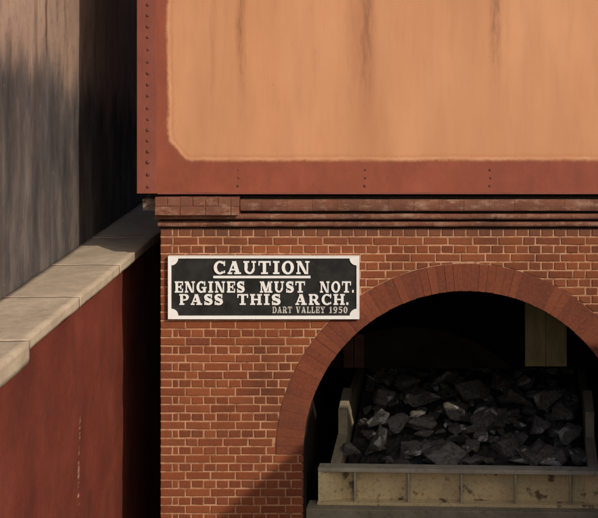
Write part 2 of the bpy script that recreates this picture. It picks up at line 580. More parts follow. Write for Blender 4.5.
def half_wall(bm, side, r, zs, y0, y1, mi=0):
    xe = XL if side < 0 else XR
    lad = [(0.0, r)] + [(zs + r * math.sin(t), r * math.cos(t)) for t in [i * math.pi / 2 / NA for i in range(NA + 1)]]
    for (z0, w0), (z1, w1) in zip(lad[:-1], lad[1:]):
        q = [(xe, z0), (XC + side * w0, z0), (XC + side * w1, z1), (xe, z1)]
        a = [bm.verts.new((x, y0, z)) for x, z in q]
        b = [bm.verts.new((x, y1, z)) for x, z in q]
        bm.faces.new(a if side < 0 else a[::-1])
        bm.faces.new(b[::-1] if side < 0 else b)
        bm.faces.new((a[1], a[2], b[2], b[1])).material_index = 1  # reveal blackened, its shade is put into the colour
        bm.faces.new((a[3], a[0], b[0], b[3]))
    zc = zs + r
    box(bm, min(xe, XC), max(xe, XC), y0, y1, zc, ZT)


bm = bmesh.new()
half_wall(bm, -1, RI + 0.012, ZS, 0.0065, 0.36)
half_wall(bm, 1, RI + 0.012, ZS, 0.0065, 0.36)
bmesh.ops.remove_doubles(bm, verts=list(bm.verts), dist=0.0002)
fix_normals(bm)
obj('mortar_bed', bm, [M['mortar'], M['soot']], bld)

# ring of bricks on end
bm = bmesh.new()
nv = 67
for i in range(nv):
    a0 = math.pi * i / nv
    a1 = math.pi * (i + 1) / nv
    gq = 0.0022
    q = []
    for r, sgn in ((RI, 1), (RO, 1)):
        pass
    t0, t1 = a0 + gq / RI, a1 - gq / RI
    u0, u1 = a0 + gq / RO, a1 - gq / RO
    ro = RO + random.uniform(-0.004, 0.004)
    q = [(XC + RI * math.cos(t1), ZS + RI * math.sin(t1)), (XC + RI * math.cos(t0), ZS + RI * math.sin(t0)),
         (XC + ro * math.cos(u0), ZS + ro * math.sin(u0)), (XC + ro * math.cos(u1), ZS + ro * math.sin(u1))]
    # order counter-clockwise
    ar = sum(q[j][0] * q[(j + 1) % 4][1] - q[(j + 1) % 4][0] * q[j][1] for j in range(4))
    if ar < 0:
        q = q[::-1]
    brick(bm, q, y=-0.004, depth=0.06, bv=0.0014)
obj('arch_ring', bm, M['ring'], bld)
bm = bmesh.new()
pts = []
for i in range(NA * 2 + 1):
    t = math.pi * i / (NA * 2)
    pts.append((math.cos(t), math.sin(t)))
for i in range(NA * 2):
    c0, c1 = pts[i], pts[i + 1]
    ra, rb = RI + 0.006, RO + 0.004
    v = [bm.verts.new((XC + r * c[0], yy, ZS + r * c[1])) for yy in (-0.0012, 0.34) for r, c in ((ra, c0), (rb, c0), (rb, c1), (ra, c1))]
    bm.faces.new((v[0], v[3], v[2], v[1]))
    bm.faces.new((v[0], v[4], v[7], v[3])).material_index = 1  # inner face dark too, painted shade of the reveal
fix_normals(bm)
obj('ring_joint', bm, [M['ring_mortar'], M['soot']], bld)

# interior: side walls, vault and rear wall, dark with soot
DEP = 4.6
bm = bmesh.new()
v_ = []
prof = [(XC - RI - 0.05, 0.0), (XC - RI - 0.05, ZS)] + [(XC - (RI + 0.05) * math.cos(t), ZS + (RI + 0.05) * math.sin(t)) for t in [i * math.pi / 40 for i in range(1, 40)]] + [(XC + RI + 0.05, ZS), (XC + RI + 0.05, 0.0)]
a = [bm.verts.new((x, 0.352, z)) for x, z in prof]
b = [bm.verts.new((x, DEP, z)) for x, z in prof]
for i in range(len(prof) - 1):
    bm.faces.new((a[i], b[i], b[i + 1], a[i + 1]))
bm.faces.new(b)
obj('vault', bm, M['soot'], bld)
bm = bmesh.new()
box(bm, XL + 0.002, XC - RI - 0.06, 0.362, DEP + 0.3, 0, ZT - 0.002)
box(bm, XC + RI + 0.06, XR - 0.002, 0.362, DEP + 0.3, 0, ZT - 0.002)
box(bm, XC - RI - 0.055, XC + RI + 0.055, DEP + 0.01, DEP + 0.3, 0, ZT - 0.003)
box(bm, XC - RI - 0.055, XC + RI + 0.055, 0.362, DEP + 0.005, ZS + RI + 0.06, ZT - 0.003)
obj('side_wall', bm, M['brick'], bld)

# cornice: three oversailing courses of moulded brick, a taller block on the corner
XCL = PX(155, -0.16)


def nosed(z0, z1, yf, yb=0.3, r=None):
    r = r if r is not None else (z1 - z0) * 0.5
    p = [(yb, z0)]
    zc = (z0 + z1) / 2
    for i in range(7):
        t = -math.pi / 2 + math.pi * i / 6
        p.append((yf + r - r * math.cos(t), zc + (z1 - z0) / 2 * math.sin(t)))
    p.append((yb, z1))
    return p


def course(bm, x0, x1, prof, L, gap=0.0015, jit=0.0012):
    x = x0
    off = random.uniform(0.4, 1.0)
    first = True
    while x < x1 - 0.01:
        l = L * (off if first else 1)
        first = False
        e = min(x1, x + l)
        dy = random.uniform(-jit, jit) * 1.5
        dz = random.uniform(-jit, jit)
        extrude_x(bm, [(y + dy, z + dz) if y < 0.2 else (y, z) for y, z in prof], x, e - gap)
        x = e


bm = bmesh.new()
course(bm, XL - 0.012, XR + 0.02, nosed(PZ(227, -.05), PZ(221.5, -.05), -0.055, r=0.02), 0.225)
course(bm, XL - 0.035, XR + 0.04, nosed(PZ(219.8, -.09), PZ(214, -.09), -0.095, r=0.022), 0.225)
course(bm, PX(240, -.14), XR + 0.06, nosed(PZ(211.5, -.13), PZ(200, -.13), -0.125, r=0.014), 0.225, jit=0.0015)
fix_normals(bm)
obj('cornice', bm, M['cornice'], bld)
bm = bmesh.new()
box(bm, XL - 0.005, XR + 0.004, -0.030, 0.30, PZ(221.3, -.05) + 0.001, PZ(220, -.05))
box(bm, XL - 0.02, XR + 0.02, -0.065, 0.29, PZ(213.8, -.09) + 0.002, PZ(211.8, -.09))
box(bm, XL - 0.008, XR + 0.006, -0.014, 0.295, ZT + 0.001, PZ(227.2, -.05))
box(bm, PX(241, -.14), XR + 0.05, -0.085, 0.285, PZ(199.8, -.13) + 0.003, PZ(196.5, -.13))
obj('cornice_joint', bm, M['soot'], bld)
bm = bmesh.new()
zb, zt_ = PZ(215.5, -.17), PZ(197.5, -.17)
hm = (zb + zt_) / 2
for z0, z1, L in ((zb, hm - 0.002, 0.225), (hm + 0.002, zt_, 0.1125)):
    x = XCL
    while x < PX(239, -.17) - 0.02:
        e = min(PX(239, -.17), x + L)
        brick(bm, [(x, z0), (e - 0.004, z0), (e - 0.004, z1), (x, z1)], y=-0.165, depth=0.45, bv=0.003)
        x = e
obj('corner_block', bm, M['cornice'], bld)
bm = bmesh.new()
box(bm, XCL + 0.004, PX(238.5, -.17), -0.158, 0.28, zb + 0.003, zt_ - 0.003)
obj('block_joint', bm, M['ring_mortar'], bld)
# pale padstone peeping out beyond the corner, under the tank
bm = bmesh.new()
v, f = box(bm, PX(143, .0), XCL - 0.006, 0.0, 0.5, PZ(210.5, 0), PZ(199, 0))
bmesh.ops.subdivide_edges(bm, edges=list(bm.edges), cuts=5, use_grid_fill=True)
for q in bm.verts:
    nv_ = noise.noise_vector(q.co * 14) * 0.012
    q.co += nv_
k = NT('limewashed_stone', 0.9, 0.2)
k.color(k.ramp(k.noise(16, 5, 0.7), [(0.4, (0.10, 0.06, 0.042)), (0.62, (0.30, 0.24, 0.20))]))
k.bump(k.noise(60, 4), 0.4, 0.006)
obj('padstone', bm, k.m, bld)

# ------------------------------------------------------------------ water tank
TY = -0.14
TZ0, TZ1 = PZ(193.5, TY), EYE + 1.6
TX1 = 3.05
tank = thing('water_tank', 'weathered orange riveted steel water tank with red border on the brick base', 'tank', (XC, 2.0, TZ0))
bm = bmesh.new()
# front plate as a fine grid so it can buckle a little
nxg, nzg = 90, 46
gv = []
for j in range(nzg + 1):
    row = []
    for i in range(nxg + 1):
        x = TXL + 0.004 + (TX1 - TXL - 0.008) * i / nxg
        z = TZ0 + 0.004 + (TZ1 - TZ0 - 0.004) * j / nzg
        e = min(1, (z - TZ0) / 0.3) * min(1, (x - TXL) / 0.3)
        b_ = noise.noise(Vector((x * 0.9, 0, z * 0.8))) * 0.012 * e
        row.append(bm.verts.new((x, TY + 0.012 + b_, z)))
    gv.append(row)
for j in range(nzg):
    for i in range(nxg):
        bm.faces.new((gv[j][i], gv[j][i + 1], gv[j + 1][i + 1], gv[j + 1][i]))
obj('front_plate', bm, M['tank'], tank, smooth=True)
bm = bmesh.new()
box(bm, TXL + 0.003, TX1 - 0.003, TY + 0.045, 4.4, TZ0 + 0.02, TZ1 - 0.02)
obj('tank_body', bm, M['tank_red'], tank)
# corner angle and bottom angle with their rivets
bm = bmesh.new()
prism_xz(bm, [(TXL, TZ0), (TXL + 0.175, TZ0), (TXL + 0.175, TZ1), (TXL, TZ1)], TY - 0.006, TY + 0.006)
box(bm, TXL - 0.004, TXL + 0.008, TY + 0.0065, 0.4, TZ0 + 0.001, TZ1 - 0.001)
bevel(bm, 0.002)
obj('corner_angle', bm, M['tank_red'], tank)
bm = bmesh.new()
box(bm, TXL + 0.18, TX1, TY - 0.010, TY + 0.05, TZ0 - 0.006, TZ0 + 0.012)
bevel(bm, 0.002)
obj('bottom_lip', bm, M['tank_red'], tank)


rivet_me = None


def rivets(spots, y, r):
    global rivet_me
    for x, z in spots:
        if rivet_me is None:
            bm = bmesh.new()
            bmesh.ops.create_uvsphere(bm, u_segments=12, v_segments=8, radius=1.0, matrix=Matrix.Diagonal((1, 0.6, 1, 1)))
            o = obj('rivet', bm, M['rivet'], tank, smooth=True)
            rivet_me = o.data
        else:
            o = bpy.data.objects.new('rivet', rivet_me)
            COL.objects.link(o)
            o.parent = tank
        o.location = Vector((x + random.uniform(-.002, .002), y, z)) - tank.location
        rr = r * random.uniform(0.75, 1.1)
        o.scale = (rr, rr, rr)


sp = []
z = TZ0 + 0.06
while z < TZ1:
    sp.append((TXL + 0.098, z))
    z += random.choice((0.095, 0.10, 0.11))
rivets(sp, TY - 0.006, 0.017)
for px in (238, 365, 490):
    rivets([(PX(px, TY), PZ(170, TY)), (PX(px + 0.5, TY), PZ(178, TY)), (PX(px, TY), PZ(186, TY))], TY + 0.012, 0.013)
sp = []

# ------------------------------------------------------------------ caution sign
GY = -0.035
sx0, sx1, sz0, sz1 = PX(168.3, GY), PX(359.3, GY), PZ(318.8, GY), PZ(256, GY)
sign = thing('caution_sign', 'black cast iron caution sign with white frame and raised lettering on brick wall', 'sign', ((sx0 + sx1) / 2, GY, sz0))
bm = bmesh.new()
box(bm, sx0 + 0.004, sx1 - 0.004, GY, -0.006, sz0 + 0.004, sz1 - 0.004)
bevel(bm, 0.003)
panel_o = obj('panel', bm, M['black'], sign)
# frame: outer rectangle, inner outline with hollowed corners
ix0, ix1, iz0, iz1 = PX(171.4, GY), PX(356.6, GY), PZ(315.6, GY), PZ(258.2, GY)
cr = 0.062
inner = []
for (cx, cz, a0) in ((ix0, iz0, 90), (ix1, iz0, 180), (ix1, iz1, 270), (ix0, iz1, 0)):
    # concave quarter circle centred on the corner
    arc = []
    for i in range(9):
        t = R(a0 - 90 * i / 8)
        arc.append((cx + cr * math.cos(t), cz + cr * math.sin(t)))
    inner += arc
outer_c = [(sx0, sz0), (sx1, sz0), (sx1, sz1), (sx0, sz1)]
outer = []
for ci_, c_ in enumerate(outer_c):
    for i in range(9):
        # walk round the outer corner so that both loops have the same count
        t = (i - 4) / 4.0
        e = 0.05
        dirs = [((0, 1), (1, 0)), ((-1, 0), (0, 1)), ((0, -1), (-1, 0)), ((1, 0), (0, -1))][ci_]
        if t < 0:
            outer.append((c_[0] + dirs[0][0] * e * -t, c_[1] + dirs[0][1] * e * -t))
        else:
            outer.append((c_[0] + dirs[1][0] * e * t, c_[1] + dirs[1][1] * e * t))
bm = bmesh.new()
fy, by = GY - 0.014, GY + 0.002
of = [bm.verts.new((x, fy, z)) for x, z in outer]
ob = [bm.verts.new((x, -0.005, z)) for x, z in outer]
nf = [bm.verts.new((x, fy + 0.002, z)) for x, z in inner]
nb = [bm.verts.new((x, by, z)) for x, z in inner]
n = len(outer)
for i in range(n):
    j = (i + 1) % n
    bm.faces.new((of[i], of[j], nf[j], nf[i]))
    bm.faces.new((nf[i], nf[j], nb[j], nb[i]))
    bm.faces.new((of[j], of[i], ob[i], ob[j]))
fix_normals(bm)
obj('frame', bm, M['white'], sign)


# -- a slab serif alphabet, drawn as polygons in a box one unit high
def glyph(ch):
    P = []

    def q(x0, y0, x1, y1):
        P.append([(x0, y0), (x1, y0), (x1, y1), (x0, y1)])

    def par(xb, xt, w, y0=0.0, y1=1.0):
        P.append([(xb, y0), (xb + w, y0), (xt + w, y1), (xt, y1)])

    def ring(cx, cy, ro, so_, ri, si, a0, a1, n=20):
        for i in range(n):
            t, u = R(a0 + (a1 - a0) * i / n), R(a0 + (a1 - a0) * (i + 1) / n)
            P.append([(cx + ri * math.cos(t), cy + si * math.sin(t)), (cx + ro * math.cos(t), cy + so_ * math.sin(t)),
                      (cx + ro * math.cos(u), cy + so_ * math.sin(u)), (cx + ri * math.cos(u), cy + si * math.sin(u))])
    K, T, V = 0.25, 0.12, 0.12      # thick stem, thin stem, serif height
    if ch == 'I':
        q(.12, V, .12 + K, 1 - V); q(0, 0, .51, V); q(0, 1 - V, .51, 1); return P, .51
    if ch == '1':
        q(.12, V, .12 + K, 1); q(0, 0, .51, V); par(0, .12, .1, .72, 1.0); return P, .51
    if ch == 'E':
        q(.08, V, .08 + K, 1 - V); q(0, 0, .86, V); q(0, 1 - V, .86, 1); q(.35, .44, .62, .44 + V)
        q(.58, .30, .68, .70); q(.76, V, .86, .34); q(.76, .66, .86, 1 - V); return P, .86
    if ch == 'L':
        q(.08, V, .08 + K, 1 - V); q(0, 0, .82, V); q(0, 1 - V, .46, 1); q(.72, V, .82, .4); return P, .82
    if ch == 'T':
        q(.36, V, .36 + K, 1 - V); q(.22, 0, .77, V); q(0, 1 - V, .99, 1); q(0, .66, .1, 1 - V); q(.89, .66, .99, 1 - V); return P, .99
    if ch == 'N':
        q(.1, V, .1 + T, 1 - V); q(0, 0, .34, V); q(.72, 1 - V, 1.06, 1); q(.83, 0, .83 + T, 1 - V)
        P.append([(.68, 0), (.83, 0), (.83, .1), (.36, 1), (0, 1), (0, 1 - V), (.14, 1 - V)]); return P, 1.06
    if ch == 'M':
        q(.1, V, .1 + T, 1 - V); q(0, 0, .34, V); q(0, 1 - V, .2, 1); q(.92, V, .92 + K, 1 - V); q(.80, 0, 1.3, V); q(1.1, 1 - V, 1.3, 1)
        par(.50, .12, .28); par(.56, .86, .16); return P, 1.3
    if ch == 'H':
        q(.09, V, .09 + K, 1 - V); q(.72, V, .72 + K, 1 - V); q(.36, .44, .72, .44 + V)
        q(0, 0, .45, V); q(0, 1 - V, .45, 1); q(.63, 0, 1.08, V); q(.63, 1 - V, 1.08, 1); return P, 1.08
    if ch == 'U':
        q(.09, .40, .09 + K, 1 - V); q(.78, .40, .78 + T, 1 - V); q(0, 1 - V, .46, 1); q(.66, 1 - V, 1.02, 1)
        ring(.5, .40, .41, .40, .21, .26, 180, 360); return P, 1.02
    if ch == 'A':
        P.append([(.08, V), (.08 + T, V), (.58, 1), (.42, 1)]); P.append([(.66, V), (.66 + K + .04, V), (.66, 1), (.36, 1)])
        q(.26, .28, .72, .28 + T); q(0, 0, .36, V); q(.54, 0, 1.08, V); return P, 1.08
    if ch == 'V':
        par(.36, .08, .3, 0, 1 - V); par(.46, .78, .13, 0, 1 - V); q(0, 1 - V, .48, 1); q(.66, 1 - V, 1.02, 1); return P, 1.02
    if ch == 'Y':
        q(.38, V, .38 + K, .5); par(.38, .08, .28, .42, 1 - V); par(.5, .8, .13, .42, 1 - V); q(.24, 0, .79, V)
        q(0, 1 - V, .46, 1); q(.66, 1 - V, 1.02, 1); return P, 1.02
    if ch in 'O0':
        w = .98 if ch == 'O' else .74
        ring(w / 2, .5, w / 2, .52, w / 2 - .25, .38, 0, 360, 32); return P, w
    if ch == 'C':
        ring(.49, .5, .49, .52, .24, .38, 48, 312, 26); q(.80, .64, .90, 1.0); q(.80, 0.08, .90, .26); q(.72, .8, .82, .92); return P, .92
    if ch == 'G':
        ring(.49, .5, .49, .52, .24, .38, 48, 300, 26); q(.80, .64, .90, 1.0); q(.70, .02, .95, .42); q(.54, .38, 1.04, .38 + V); return P, 1.04
    if ch == 'S':
        # spine as a thick stroke through two bowls
        c = []
        for i in range(13):
            t = R(40 + 230 * i / 12)
            c.append((.41 + .27 * math.cos(t), .725 + .205 * math.sin(t)))
        for i in range(13):
            t = R(90 - 230 * i / 12)
            c.append((.41 + .29 * math.cos(t), .27 + .205 * math.sin(t)))
        for i in range(len(c) - 1):
            a, b = Vector(c[i]), Vector(c[i + 1])
            d = (b - a)
            if d.length < 1e-4:
                continue
            d.normalize()
            w = .075 + .05 * abs(d.y) + (.05 if .38 < (a.y + b.y) / 2 < .62 else 0)
            nn = Vector((-d.y, d.x)) * w
            e = d * .02
            P.append([tuple(a - e - nn), tuple(b + e - nn), tuple(b + e + nn), tuple(a - e + nn)])
        q(.66, .66, .76, 1.0); q(.04, 0, .14, .34); return P, .80
    if ch in 'PRD':
        q(.08, V, .08 + K, 1 - V)
        q(0, 0, .47, V)
        q(0, 1 - V, .5, 1)
        if ch == 'D':
            q(.47, 0, .52, V)
            ring(.5, .5, .48, .5, .23, .37, -90, 90); return P, .98
        q(.35, .40, .52, .40 + V)
        ring(.5, .70, .40, .30, .15, .17, -90, 90)
        if ch == 'P':
            return P, .90
        P.append([(.70, 0), (1.04, 0), (1.04, V), (.94, V), (.70, .46), (.44, .46)]); return P, 1.04
    if ch == '9':
        ring(.38, .68, .38, .33, .15, .2, 0, 360, 24); par(.30, .52, .24, 0.0, .62); q(.06, 0, .5, V); return P, .76
    if ch == '5':
        q(.1, .48, .2, 1.0); q(.1, 1 - V - .02, .68, 1); ring(.34, .33, .38, .35, .14, .21, -150, 120, 22); return P, .74
    if ch == '.':
        q(0, 0, .24, .22); return P, .24
    return P, .4


def text(words, py_top, py_bot, mat, raise_=0.012, name='lettering'):
    """words: list of (string, px_left, px_right): each word is fitted to its own width"""
    zb, zt = PZ(py_bot, GY), PZ(py_top, GY)
    h = zt - zb
    for s, pl, pr in words:
        gl = [glyph(c) for c in s]
        sp_ = 0.20
        tot = sum(w for _, w in gl) + sp_ * (len(s) - 1)
        x0, x1 = PX(pl, GY), PX(pr, GY)
        kx = (x1 - x0) / tot
        x = 0
        for P, w in gl:
            bm = bmesh.new()
            for i, pg in enumerate(P):
                pts = [(x0 + (x + a) * kx, zb + b * h) for a, b in pg]
                ar = sum(pts[j][0] * pts[(j + 1) % len(pts)][1] - pts[(j + 1) % len(pts)][0] * pts[j][1] for j in range(len(pts)))
                if ar < 0:
                    pts = pts[::-1]
                prism_xz(bm, pts, GY - raise_ - 0.00012 * (i % 40), GY - 0.0005)
            x += w + sp_
            obj('letter', bm, mat, panel_o)


text([('CAUTION', 214, 309.5)], 261.0, 273.8, M['white'])
bm = bmesh.new()
box(bm, PX(213.5, GY), PX(310.5, GY), GY - 0.011, GY - 0.0005, PZ(278.0, GY), PZ(275.7, GY))
obj('underline', bm, M['white'], sign)
text([('ENGINES', 175, 244.5), ('MUST', 260, 305), ('NOT', 320, 351), ('.', 352.2, 353.8)], 281.3, 292.3, M['white'])
text([('PASS', 179.6, 222.8), ('THIS', 237.5, 280.4), ('ARCH', 295.5, 344.8), ('.', 346.4, 348.4)], 294.0, 304.6, M['white'])
text([('DART', 272.6, 292), ('VALLEY', 296, 325), ('1950', 329.5, 347.5)], 306.6, 313.0, M['worn'], raise_=0.005)
# ------------------------------------------------------------------ left: ledged red wall, tall rendered wall
CXI, CXO = -3.04, -3.645
HC = 2.475
ZC = EYE - HC
wing = thing('retaining_wall', 'dull red retaining wall with pale coping stones running past the brick base', 'wall', (-3.4, 0, 0))
WXF = -3.20


def rough_slab(bm, x0, x1, y0, y1, z0, z1, amp, n=(6, 14, 3), seed=0.0, f=9):
    tmp = bmesh.new()
    bmesh.ops.create_cube(tmp, size=1)
    bmesh.ops.subdivide_edges(tmp, edges=[e for e in tmp.edges if abs(e.verts[0].co.y - e.verts[1].co.y) > .5], cuts=n[1], use_grid_fill=True)
    bmesh.ops.subdivide_edges(tmp, edges=[e for e in tmp.edges if abs(e.verts[0].co.x - e.verts[1].co.x) > .5], cuts=n[0], use_grid_fill=True)
    bmesh.ops.subdivide_edges(tmp, edges=[e for e in tmp.edges if abs(e.verts[0].co.z - e.verts[1].co.z) > .5], cuts=n[2], use_grid_fill=True)
    for v in tmp.verts:
        v.co = Vector((x0 + (v.co.x + .5) * (x1 - x0), y0 + (v.co.y + .5) * (y1 - y0), z0 + (v.co.z + .5) * (z1 - z0)))
        p = v.co + Vector((seed, seed * 2, 0))
        v.co += noise.noise_vector(p * f) * amp + noise.noise_vector(p * f * 3.1) * amp * 0.5
    me = bpy.data.meshes.new('tmp')
    tmp.to_mesh(me)
    tmp.free()
    bm.from_mesh(me)
    bpy.data.meshes.remove(me)


bm = bmesh.new()
rough_slab(bm, -3.62, WXF, -7.0, 5.0, 0.0, ZC - 0.085, 0.016, n=(2, 160, 50), f=2.1)
obj('wall_face', bm, M['redwall'], wing, smooth=True)
ys = [-7.0, -5.4, -4.0, -2.72, -1.42, -0.2, 1.05, 2.4, 3.7, 5.0]
for i in range(len(ys) - 1):
    bm = bmesh.new()
    near = ys[i + 1] <= -2.7
    th = 0.15 if near else 0.082
    rough_slab(bm, CXO, CXI + (0.03 if near else 0.0), ys[i] + 0.0003, ys[i + 1] - 0.0003, ZC - th, ZC + random.uniform(-.002, .002), 0.0055, n=(9, 30, 3), seed=0.0 if not near else 5.0, f=3.5)
    obj('coping_stone', bm, M['coping'], wing, smooth=True)

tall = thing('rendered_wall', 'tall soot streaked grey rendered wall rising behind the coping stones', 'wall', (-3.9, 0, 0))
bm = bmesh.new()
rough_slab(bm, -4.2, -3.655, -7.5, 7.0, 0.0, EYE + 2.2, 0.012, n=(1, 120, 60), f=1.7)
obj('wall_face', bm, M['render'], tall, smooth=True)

# ------------------------------------------------------------------ right, out of the picture: unseen brick pier, added to shade the arch and wagon
PY0 = 2.2
_zl = PZ(345)                                   # height of its shade on the brick front
_xl = PX(300 + (445 - 345) / 0.86)
PX0 = _xl + PY0 * math.tan(R(AZ))
PZT = _zl + PY0 * math.tan(R(EL)) / math.cos(R(AZ))
pier = thing('added_shade_pier', 'added off-frame brick pier with stone cap that shades the arch', 'pier', (2.1, -3.3, 0))
bm = bmesh.new()
box(bm, PX0, PX0 + 3.0, -4.9, -PY0, 0, PZT - 0.12)
obj('shaft', bm, M['brick'], pier)
bm = bmesh.new()
box(bm, PX0 - 0.0, PX0 + 3.03, -4.93, -PY0, PZT - 0.118, PZT)
bevel(bm, 0.012, 2)
obj('cap', bm, M['coping'], pier)

# ------------------------------------------------------------------ coal wagon
WY = 0.42
wag = thing('coal_wagon', 'olive steel coal wagon filled with coal standing inside the brick arch', 'wagon', (0, WY + 1.4, 0))
wxl, wxr = PX(317.5, WY), -PX(317.5, WY) + 0.012
zt = PZ(469.0, WY)
zm = PZ(473.0, WY)
zl = PZ(503.0, WY)
zb = PZ(506.5, WY)
bm = bmesh.new()
box(bm, wxl, wxr, WY - 0.02, WY + 0.11, zm, zt)
bevel(bm, 0.006, 2)
k = NT('worn_grey_beige_paint', 0.7, 0.3)
c = k.ramp(k.noise(4, 6, 0.7), [(0.3, (0.34, 0.30, 0.22)), (0.7, (0.50, 0.45, 0.34))])
c = k.mix(k.ramp(k.noise(15, 6, 0.75), [(0.55, 0.0), (0.70, 0.7)]), c, (0.12, 0.085, 0.055))
k.color(c)
k.bump(k.noise(50, 5, 0.7), 0.35, 0.004)
obj('top_flange', bm, k.m, wag)
bm = bmesh.new()
box(bm, wxl + 0.03, wxr - 0.03, WY + 0.075, WY + 0.10, zl, zm - 0.001)
# swept corner plates
for s in (-1, 1):
    xa = wxl + 0.004 if s < 0 else wxr - 0.004
    xb = PX(341, WY) if s < 0 else -PX(341, WY)
    pts = [(xa, WY - 0.005), (xb, WY + 0.073), (xb, WY + 0.060), (xa + s * 0.001, WY - 0.016)]
    a = [bm.verts.new((x, y, zl + 0.001)) for x, y in pts]
    b = [bm.verts.new((x, y, zm - 0.002)) for x, y in pts]
    for i in range(4):
        bm.faces.new((a[i], a[(i + 1) % 4], b[(i + 1) % 4], b[i]))
    bm.faces.new(a[::-1])
    bm.faces.new(b)
fix_normals(bm)
obj('end_plate', bm, M['wagon'], wag)
bm = bmesh.new()
box(bm, wxl - 0.008, wxr + 0.008, WY - 0.02, WY + 0.14, zb, zl - 0.001)
bevel(bm, 0.006, 2)
obj('bottom_flange', bm, M['wagon'], wag)
for px in (354.5, 408.5, 461.5, 515.5, 570):
    bm = bmesh.new()
    x = PX(px, WY)
    box(bm, x - 0.009, x + 0.009, WY - 0.008, WY + 0.074, zl + 0.0005, zm - 0.0015)
    bevel(bm, 0.003)
    obj('stiffener', bm, k.m, wag)
# sides: a low front corner piece, then a taller post and side sheet
L_ = 2.5
for s in (-1, 1):
    bm = bmesh.new()
    xo = s * 1.262 + 0.004
    xi = s * 1.165 + 0.004
    x0, x1 = min(xo, xi), max(xo, xi)
    y_a, y_b = WY + 0.142, WY + 0.66
    za = zt
    # sloped top from the front corner up to the post
    h1 = 0.09
    v, f = box(bm, x0, x1, y_a, y_b, zb, za)
    for q_ in v[4:]:
        if q_.co.y > y_a + 0.1:
            q_.co.z += h1
    bevel(bm, 0.008, 2)
    obj('corner_plate', bm, M['steel'], wag)
    bm = bmesh.new()
    v, f = box(bm, x0 + 0.004, x1 - 0.004, y_b + 0.002, WY + 1.05, zb, za + h1 + 0.24)
    for q_ in v[4:]:
        if q_.co.y > y_b + 0.1:
            q_.co.z += 0.10
    bevel(bm, 0.008, 2)
    obj('side_post', bm, M['steel'], wag)
    bm = bmesh.new()
    box(bm, x0 + 0.012, x1 - 0.012, WY + 1.06, WY + 3.3, zb, za + 0.30)
    bevel(bm, 0.006)
    obj('side_sheet', bm, M['steel'], wag)
bm = bmesh.new()
box(bm, -1.16, 1.17, WY + 0.15, WY + 3.3, zb - 0.02, zb + 0.05)
obj('floor', bm, M['steel'], wag)
bm = bmesh.new()
box(bm, -1.15, 1.16, WY + 3.22, WY + 3.3, zb + 0.052, zt + 0.25)
obj('rear_end', bm, M['steel'], wag)
# buffer beam, wider than the body and a little in front
HY = 0.30
bm = bmesh.new()
hx = PX(305.5, HY)
box(bm, hx, -hx + 0.05, HY, HY + 0.22, PZ(511, HY) - 0.30, PZ(511, HY))
bevel(bm, 0.008, 2)
obj('buffer_beam', bm, M['steel'], wag)
for yy in (WY + 0.9, WY + 2.6):
    bm = bmesh.new()
    cyl(bm, (0, yy, 0.46), (1, 0, 0), 0.06, 1.6)
    obj('axle', bm, M['steel'], wag)
    for s in (-1, 1):
        bm = bmesh.new()
        cyl(bm, (s * 0.76, yy, 0.46), (1, 0, 0), 0.455, 0.12, 32)
        cyl(bm, (s * 0.70, yy, 0.46), (1, 0, 0), 0.46, 0.02, 32)
        obj('wheel', bm, M['steel'], wag)
bm = bmesh.new()
for s in (-1, 1):
    box(bm, s * 0.62 - 0.06, s * 0.62 + 0.06, HY + 0.345, WY + 3.3, zb - 0.26, zb - 0.025)
    for yy in (WY + 0.9, WY + 2.6):
        box(bm, s * 0.90 - 0.05, s * 0.90 + 0.05, yy - 0.12, yy + 0.12, 0.40, zb - 0.025)
obj('underframe', bm, M['steel'], wag)

# ------------------------------------------------------------------ coal
def lump(seed, size, flat=0.75):
    rnd = random.Random(seed)
    bm = bmesh.new()
    for i in range(rnd.randint(10, 15)):
        v = Vector((rnd.gauss(0, 1), rnd.gauss(0, 1), rnd.gauss(0, 1)))
        v.normalize()
        v *= rnd.uniform(0.75, 1.05)
        v.z *= flat
        v.x *= rnd.uniform(0.9, 1.15)
        bm.verts.new(v)
    r = bmesh.ops.convex_hull(bm, input=list(bm.verts))
    bmesh.ops.delete(bm, geom=[g for g in r['geom_interior'] if isinstance(g, bmesh.types.BMVert)], context='VERTS')
    bmesh.ops.dissolve_limit(bm, angle_limit=R(16), verts=list(bm.verts), edges=list(bm.edges))
    bmesh.ops.bevel(bm, geom=list(bm.edges), offset=0.05, segments=1, affect='EDGES')
    bmesh.ops.triangulate(bm, faces=list(bm.faces))
    bmesh.ops.subdivide_edges(bm, edges=list(bm.edges), cuts=2, use_grid_fill=True)
    for v in bm.verts:
        v.co += noise.noise_vector(v.co * 2.6 + Vector((seed, 0, 0))) * 0.05 + noise.noise_vector(v.co * 7 + Vector((seed, 3, 0))) * 0.03
    me = bpy.data.meshes.new('coal_lump')
    bm.to_mesh(me)
    bm.free()
    me.materials.append(M['coal'])
    me.materials.append(M['coal_glint'])
    # a few faces take the pale colour as painted glints
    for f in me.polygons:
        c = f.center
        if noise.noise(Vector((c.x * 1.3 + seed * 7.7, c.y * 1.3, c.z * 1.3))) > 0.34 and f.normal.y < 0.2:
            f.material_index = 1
    return me


shapes = [lump(i + 1, 1.0, 0.6 + 0.05 * (i % 5)) for i in range(14)]


def heap(x, y):
    """height of the bed of small coal"""
    t = (y - WY) / 2.6
    base = zt - 0.15 + 0.58 * min(1, max(0, t)) ** 0.8
    base += 0.05 * math.exp(-((x - 0.1) / 0.6) ** 2)
    base -= 0.22 * max(0, abs(x) - 0.75)
    return base + 0.05 * noise.noise(Vector((x * 3, y * 3, 0)))


